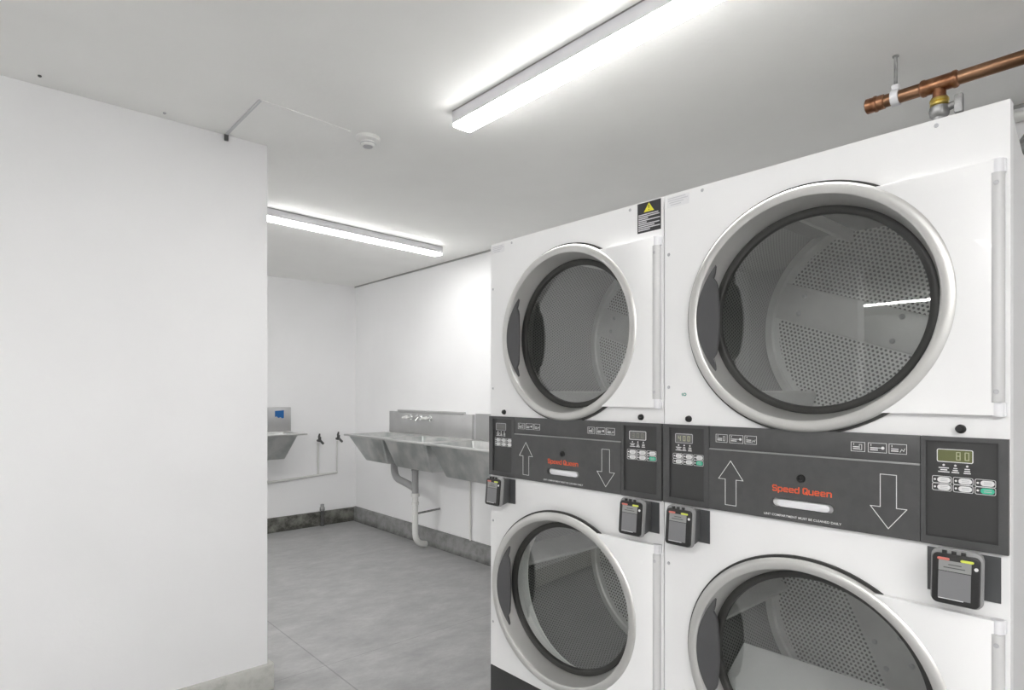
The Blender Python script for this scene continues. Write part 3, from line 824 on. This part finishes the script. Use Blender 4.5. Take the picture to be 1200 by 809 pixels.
XF, XR = 2.63, XS
t = thing('double_tub_sink', 'long stainless steel double-tub laundry sink on the wall nearest the corner', 'sink', (XR, 4.66, 0), 'wall mounted steel laundry sinks')
def L(m, name, mt, par): 
    o = m.build(name, mt, par); o.data.transform(Matrix.Translation((-XR, -par_y, 0))); return o
par_y = 4.66
ya, yb = 3.98, 5.34
h1 = (XF+.03, XR-.09, 4.69, yb-.035); h2 = (XF+.03, XR-.09, ya+.035, 4.65)
m = MB(); rim(m, XF, XR-.002, ya, yb, [h2, h1]); L(m, 'rim', RIMST, t)
L(tub(h1[0]-.004, h1[1]+.004, h1[2]-.004, h1[3]+.004, RZ-.006, .755, .10, .03, .06, .17), 'tub', SINKST, t)
L(tub(h2[0]-.004, h2[1]+.004, h2[2]-.004, h2[3]+.004, RZ-.006, .745, .10, .03, .05, .05), 'tub', SINKST, t)
m = MB(); m.box(XR-.03, XR-.002, ya+.02, yb, RZ-.01, 1.205, bev=.004); m.box(XR-.036, XR-.002, ya+.14, yb-.16, 1.198, 1.222, bev=.005)
L(m, 'backsplash', BACKST, t)
for y in (4.93, 4.61):
    m = MB(); m.lathe([(.026, 0), (.026, -.006), (.014, -.010), (.014, -.05), (0, -.05)], (XR-.03, y, 1.155), 'X', 20)
    fo = L(m, 'tap', CHROME, t)
    m = MB(); m.tube([(XR-.075, y, 1.157), (XR-.085, y+.075, 1.150)], [.016, .010], 12); m.tube([(XR-.078, y, 1.165), (XR-.078, y, 1.148)], .020, 14)
    ho = m.build('tap_handle', WHITEPL, fo); ho.data.transform(Matrix.Translation((-XR, -par_y, 0)))
m = MB(); m.tube([(XR-.03, 4.77, 1.155), (XR-.06, 4.77, 1.165), (XR-.075, 4.77, 1.18)], .012, 14); m.tube([(XR-.06, 4.77, 1.16), (XR-.09, 4.77, 1.125)], .010, 12)
m.lathe([(.024, 0), (.024, -.006), (.013, -.010)], (XR-.03, 4.77, 1.155), 'X', 20)
L(m, 'spout', CHROME, t)

t = thing('single_tub_sink', 'stainless steel laundry sink half hidden behind the left dryer stack', 'sink', (XR, 3.4, 0), 'wall mounted steel laundry sinks')
par_y = 3.4; ya, yb = 2.85, 3.955
h = (XF-.02+.03, XR-.09, ya+.035, yb-.035)
m = MB(); rim(m, XF-.02, XR-.002, ya, yb, [h]); L(m, 'rim', RIMST, t)
L(tub(h[0]-.004, h[1]+.004, h[2]-.004, h[3]+.004, RZ-.006, .735, .10, .03, .06, .09), 'tub', SINKST, t)
m = MB(); m.box(XR-.03, XR-.002, ya, yb+.002, RZ-.01, 1.215, bev=.004)
L(m, 'backsplash', BACKST, t)

# corner sink on the far wall (only its right end shows past the partition)
t = thing('corner_sink', 'old steel sink on the far wall cut off by partition edge, blue tape on back', 'sink', (1.9, YB, 0), 'wall mounted steel laundry sinks')
def LB(m, name, mt, par=None):
    o = m.build(name, mt, par or t); o.data.transform(Matrix.Translation((-1.9, -YB, 0))); return o
yf = YB-.47
m = MB()
hx0, hx1, hy0, hy1 = 1.42, 2.33, yf+.03, YB-.09
m.box(1.36, 2.41, yf, hy0, RZ-.018, RZ, bev=.004); m.box(1.36, 2.41, hy1, YB-.002, RZ-.012, RZ, bev=.002)
m.box(1.36, hx0, hy0-.004, hy1+.004, RZ-.018, RZ, bev=.003); m.box(hx1, 2.41, hy0-.004, hy1+.004, RZ-.018, RZ, bev=.003)
LB(m, 'rim', RIMST)
LB(tub(hx0-.004, hx1+.004, hy0-.004, hy1+.004, RZ-.006, .755, .05, .10, .08, .03), 'tub', SINKST)
LB(MB().box(1.40, 2.425, YB-.03, YB-.002, RZ-.01, 1.24, bev=.005), 'backsplash', BACKST)
tp = MB(); tp.prism([(2.262, 1.205), (2.352, 1.21), (2.352, 1.135), (2.335, 1.128), (2.318, 1.142), (2.296, 1.134), (2.280, 1.150), (2.262, 1.146)], 'Y', YB-.0305, YB-.0315)
LB(tp, 'blue_tape', BLUE)['label'] = 'torn patch of blue tape'

# pipework under and beside the sinks
t = thing('drain_pipe', 'pale plastic drain pipe with a bent trap under the double-tub sink', 'drain pipe', (2.92, 4.55, 0))
def LP(m, name, mt): 
    o = m.build(name, mt, t); o.data.transform(Matrix.Translation((-2.92, -4.55, 0))); return o
X_ = 2.92
LP(MB().tube([(X_, 4.91, .752), (X_, 4.91, .70)] + arc((X_, 4.91, .69), (X_, 4.90, .60), (X_, 4.80, .592)) + [(X_, 4.66, .570), (X_, 4.565, .545)], .032, 18), 'trap', PVCG)
LP(MB().tube([(X_, 4.555, .742), (X_, 4.555, .70)], .034, 18).tube([(X_, 4.555, .71), (X_, 4.555, .48)], .029, 18), 'tailpiece', PVCG)
LP(MB().lathe([(.026, .47), (.038, .475), (.038, .50), (.033, .505)], (X_, 4.555, 0), 'Z', 20).lathe([(.026, .40), (.033, .404), (.033, .425), (.026, .43)], (X_, 4.555, 0), 'Z', 20), 'slip_nut', PVC)
LP(MB().tube([(X_, 4.555, .48), (X_, 4.555, .20)] + arc((X_, 4.555, .17), (X_, 4.555, .06), (X_+.09, 4.57, .042)) + [(X_+.125, 4.575, .034)], .026, 18), 'down_pipe', PVC)
LP(MB().tube([(X_, 4.545, .325), (XS-.012, 4.49, .350)], .009, 10), 'stay_rod', GALV)

o = MB().tube([(XS-.012, 4.05, .147), (XS-.012, 4.05, .745)], .008, 10).build('supply_pipe', WHITEPL)
tag(o, 'thin white vertical pipe on the wall under the steel sinks', 'pipe')

t = thing('wall_taps', 'pair of old wall taps joined by a white pipe right of the corner sink', 'taps', (2.72, YB, 0))
def LT(m, name, mt, par=None):
    o = m.build(name, mt, par or t); o.data.transform(Matrix.Translation((-2.72, -YB, 0))); return o
for x, zz in ((2.72, .915), (2.93, .925)):
    m = MB(); m.tube([(x, YB, zz-.03), (x, YB-.05, zz-.03)], .013, 12); m.tube([(x, YB-.045, zz-.04), (x, YB-.045, zz+.01)], .016, 12)
    m.tube([(x, YB-.045, zz-.02), (x+.02, YB-.09, zz-.06)], .012, 12)
    k = LT(m, 'tap', DARKMET)
    LT(MB().tube([(x-.006, YB-.045, zz+.008), (x-.002, YB-.05, zz+.045)], [.013, .008], 10), 'tap_lever', DARKMET, k)
m = MB()
m.tube([(2.72, YB-.012, .86), (2.72, YB-.012, .525)], .011, 10); m.tube([(2.93, YB-.012, .87), (2.93, YB-.012, .535), ], .008, 10)
m.tube([(2.93, YB-.012, .535), (2.72, YB-.012, .525), (1.5, YB-.012, .455)], .013, 10)
LT(m, 'pipe_run', PVC)
t = thing('drain_stub', 'short dirty standpipe rising from the curb below the wall taps', 'pipe', (2.74, YB-.065, 0))
MB().lathe([(0, 0), (.022, 0), (.020, .02), (.016, .03), (.016, .16), (0, .16)], (0, 0, 0), 'Z', 14).build('stub', DARKMET, t)
MB().lathe([(.014, .155), (.026, .16), (.026, .19), (.018, .20), (.018, .225), (0, .225)], (0, 0, 0), 'Z', 14).build('stub_cap', GALV, t)

# ------------------------------------------------------------------ camera, world, view
cam = bpy.data.cameras.new('camera'); co = bpy.data.objects.new('camera', cam); C.objects.link(co)
cam.sensor_width = 36; cam.lens = 713/1200*36; cam.shift_y = 55.5/1200; cam.clip_start = .02
co.location = (0, 0, 1.39); co.rotation_euler = (pi/2, 0, radians(48.3-90))
S.camera = co
w = bpy.data.worlds.new('world'); S.world = w; w.use_nodes = True
w.node_tree.nodes['Background'].inputs[0].default_value = (1, 1, 1, 1); w.node_tree.nodes['Background'].inputs[1].default_value = 0.0
S.view_settings.view_transform = 'Standard'; S.view_settings.look = 'None'
S.view_settings.exposure = 2.27; S.view_settings.gamma = 1; S.view_settings.use_curve_mapping = False
S.cycles.use_denoising = True
S.cycles.max_bounces = 14; S.cycles.diffuse_bounces = 8; S.cycles.glossy_bounces = 6; S.cycles.transparent_max_bounces = 16
S.cycles.caustics_reflective = True
for m_ in bpy.data.materials: pass
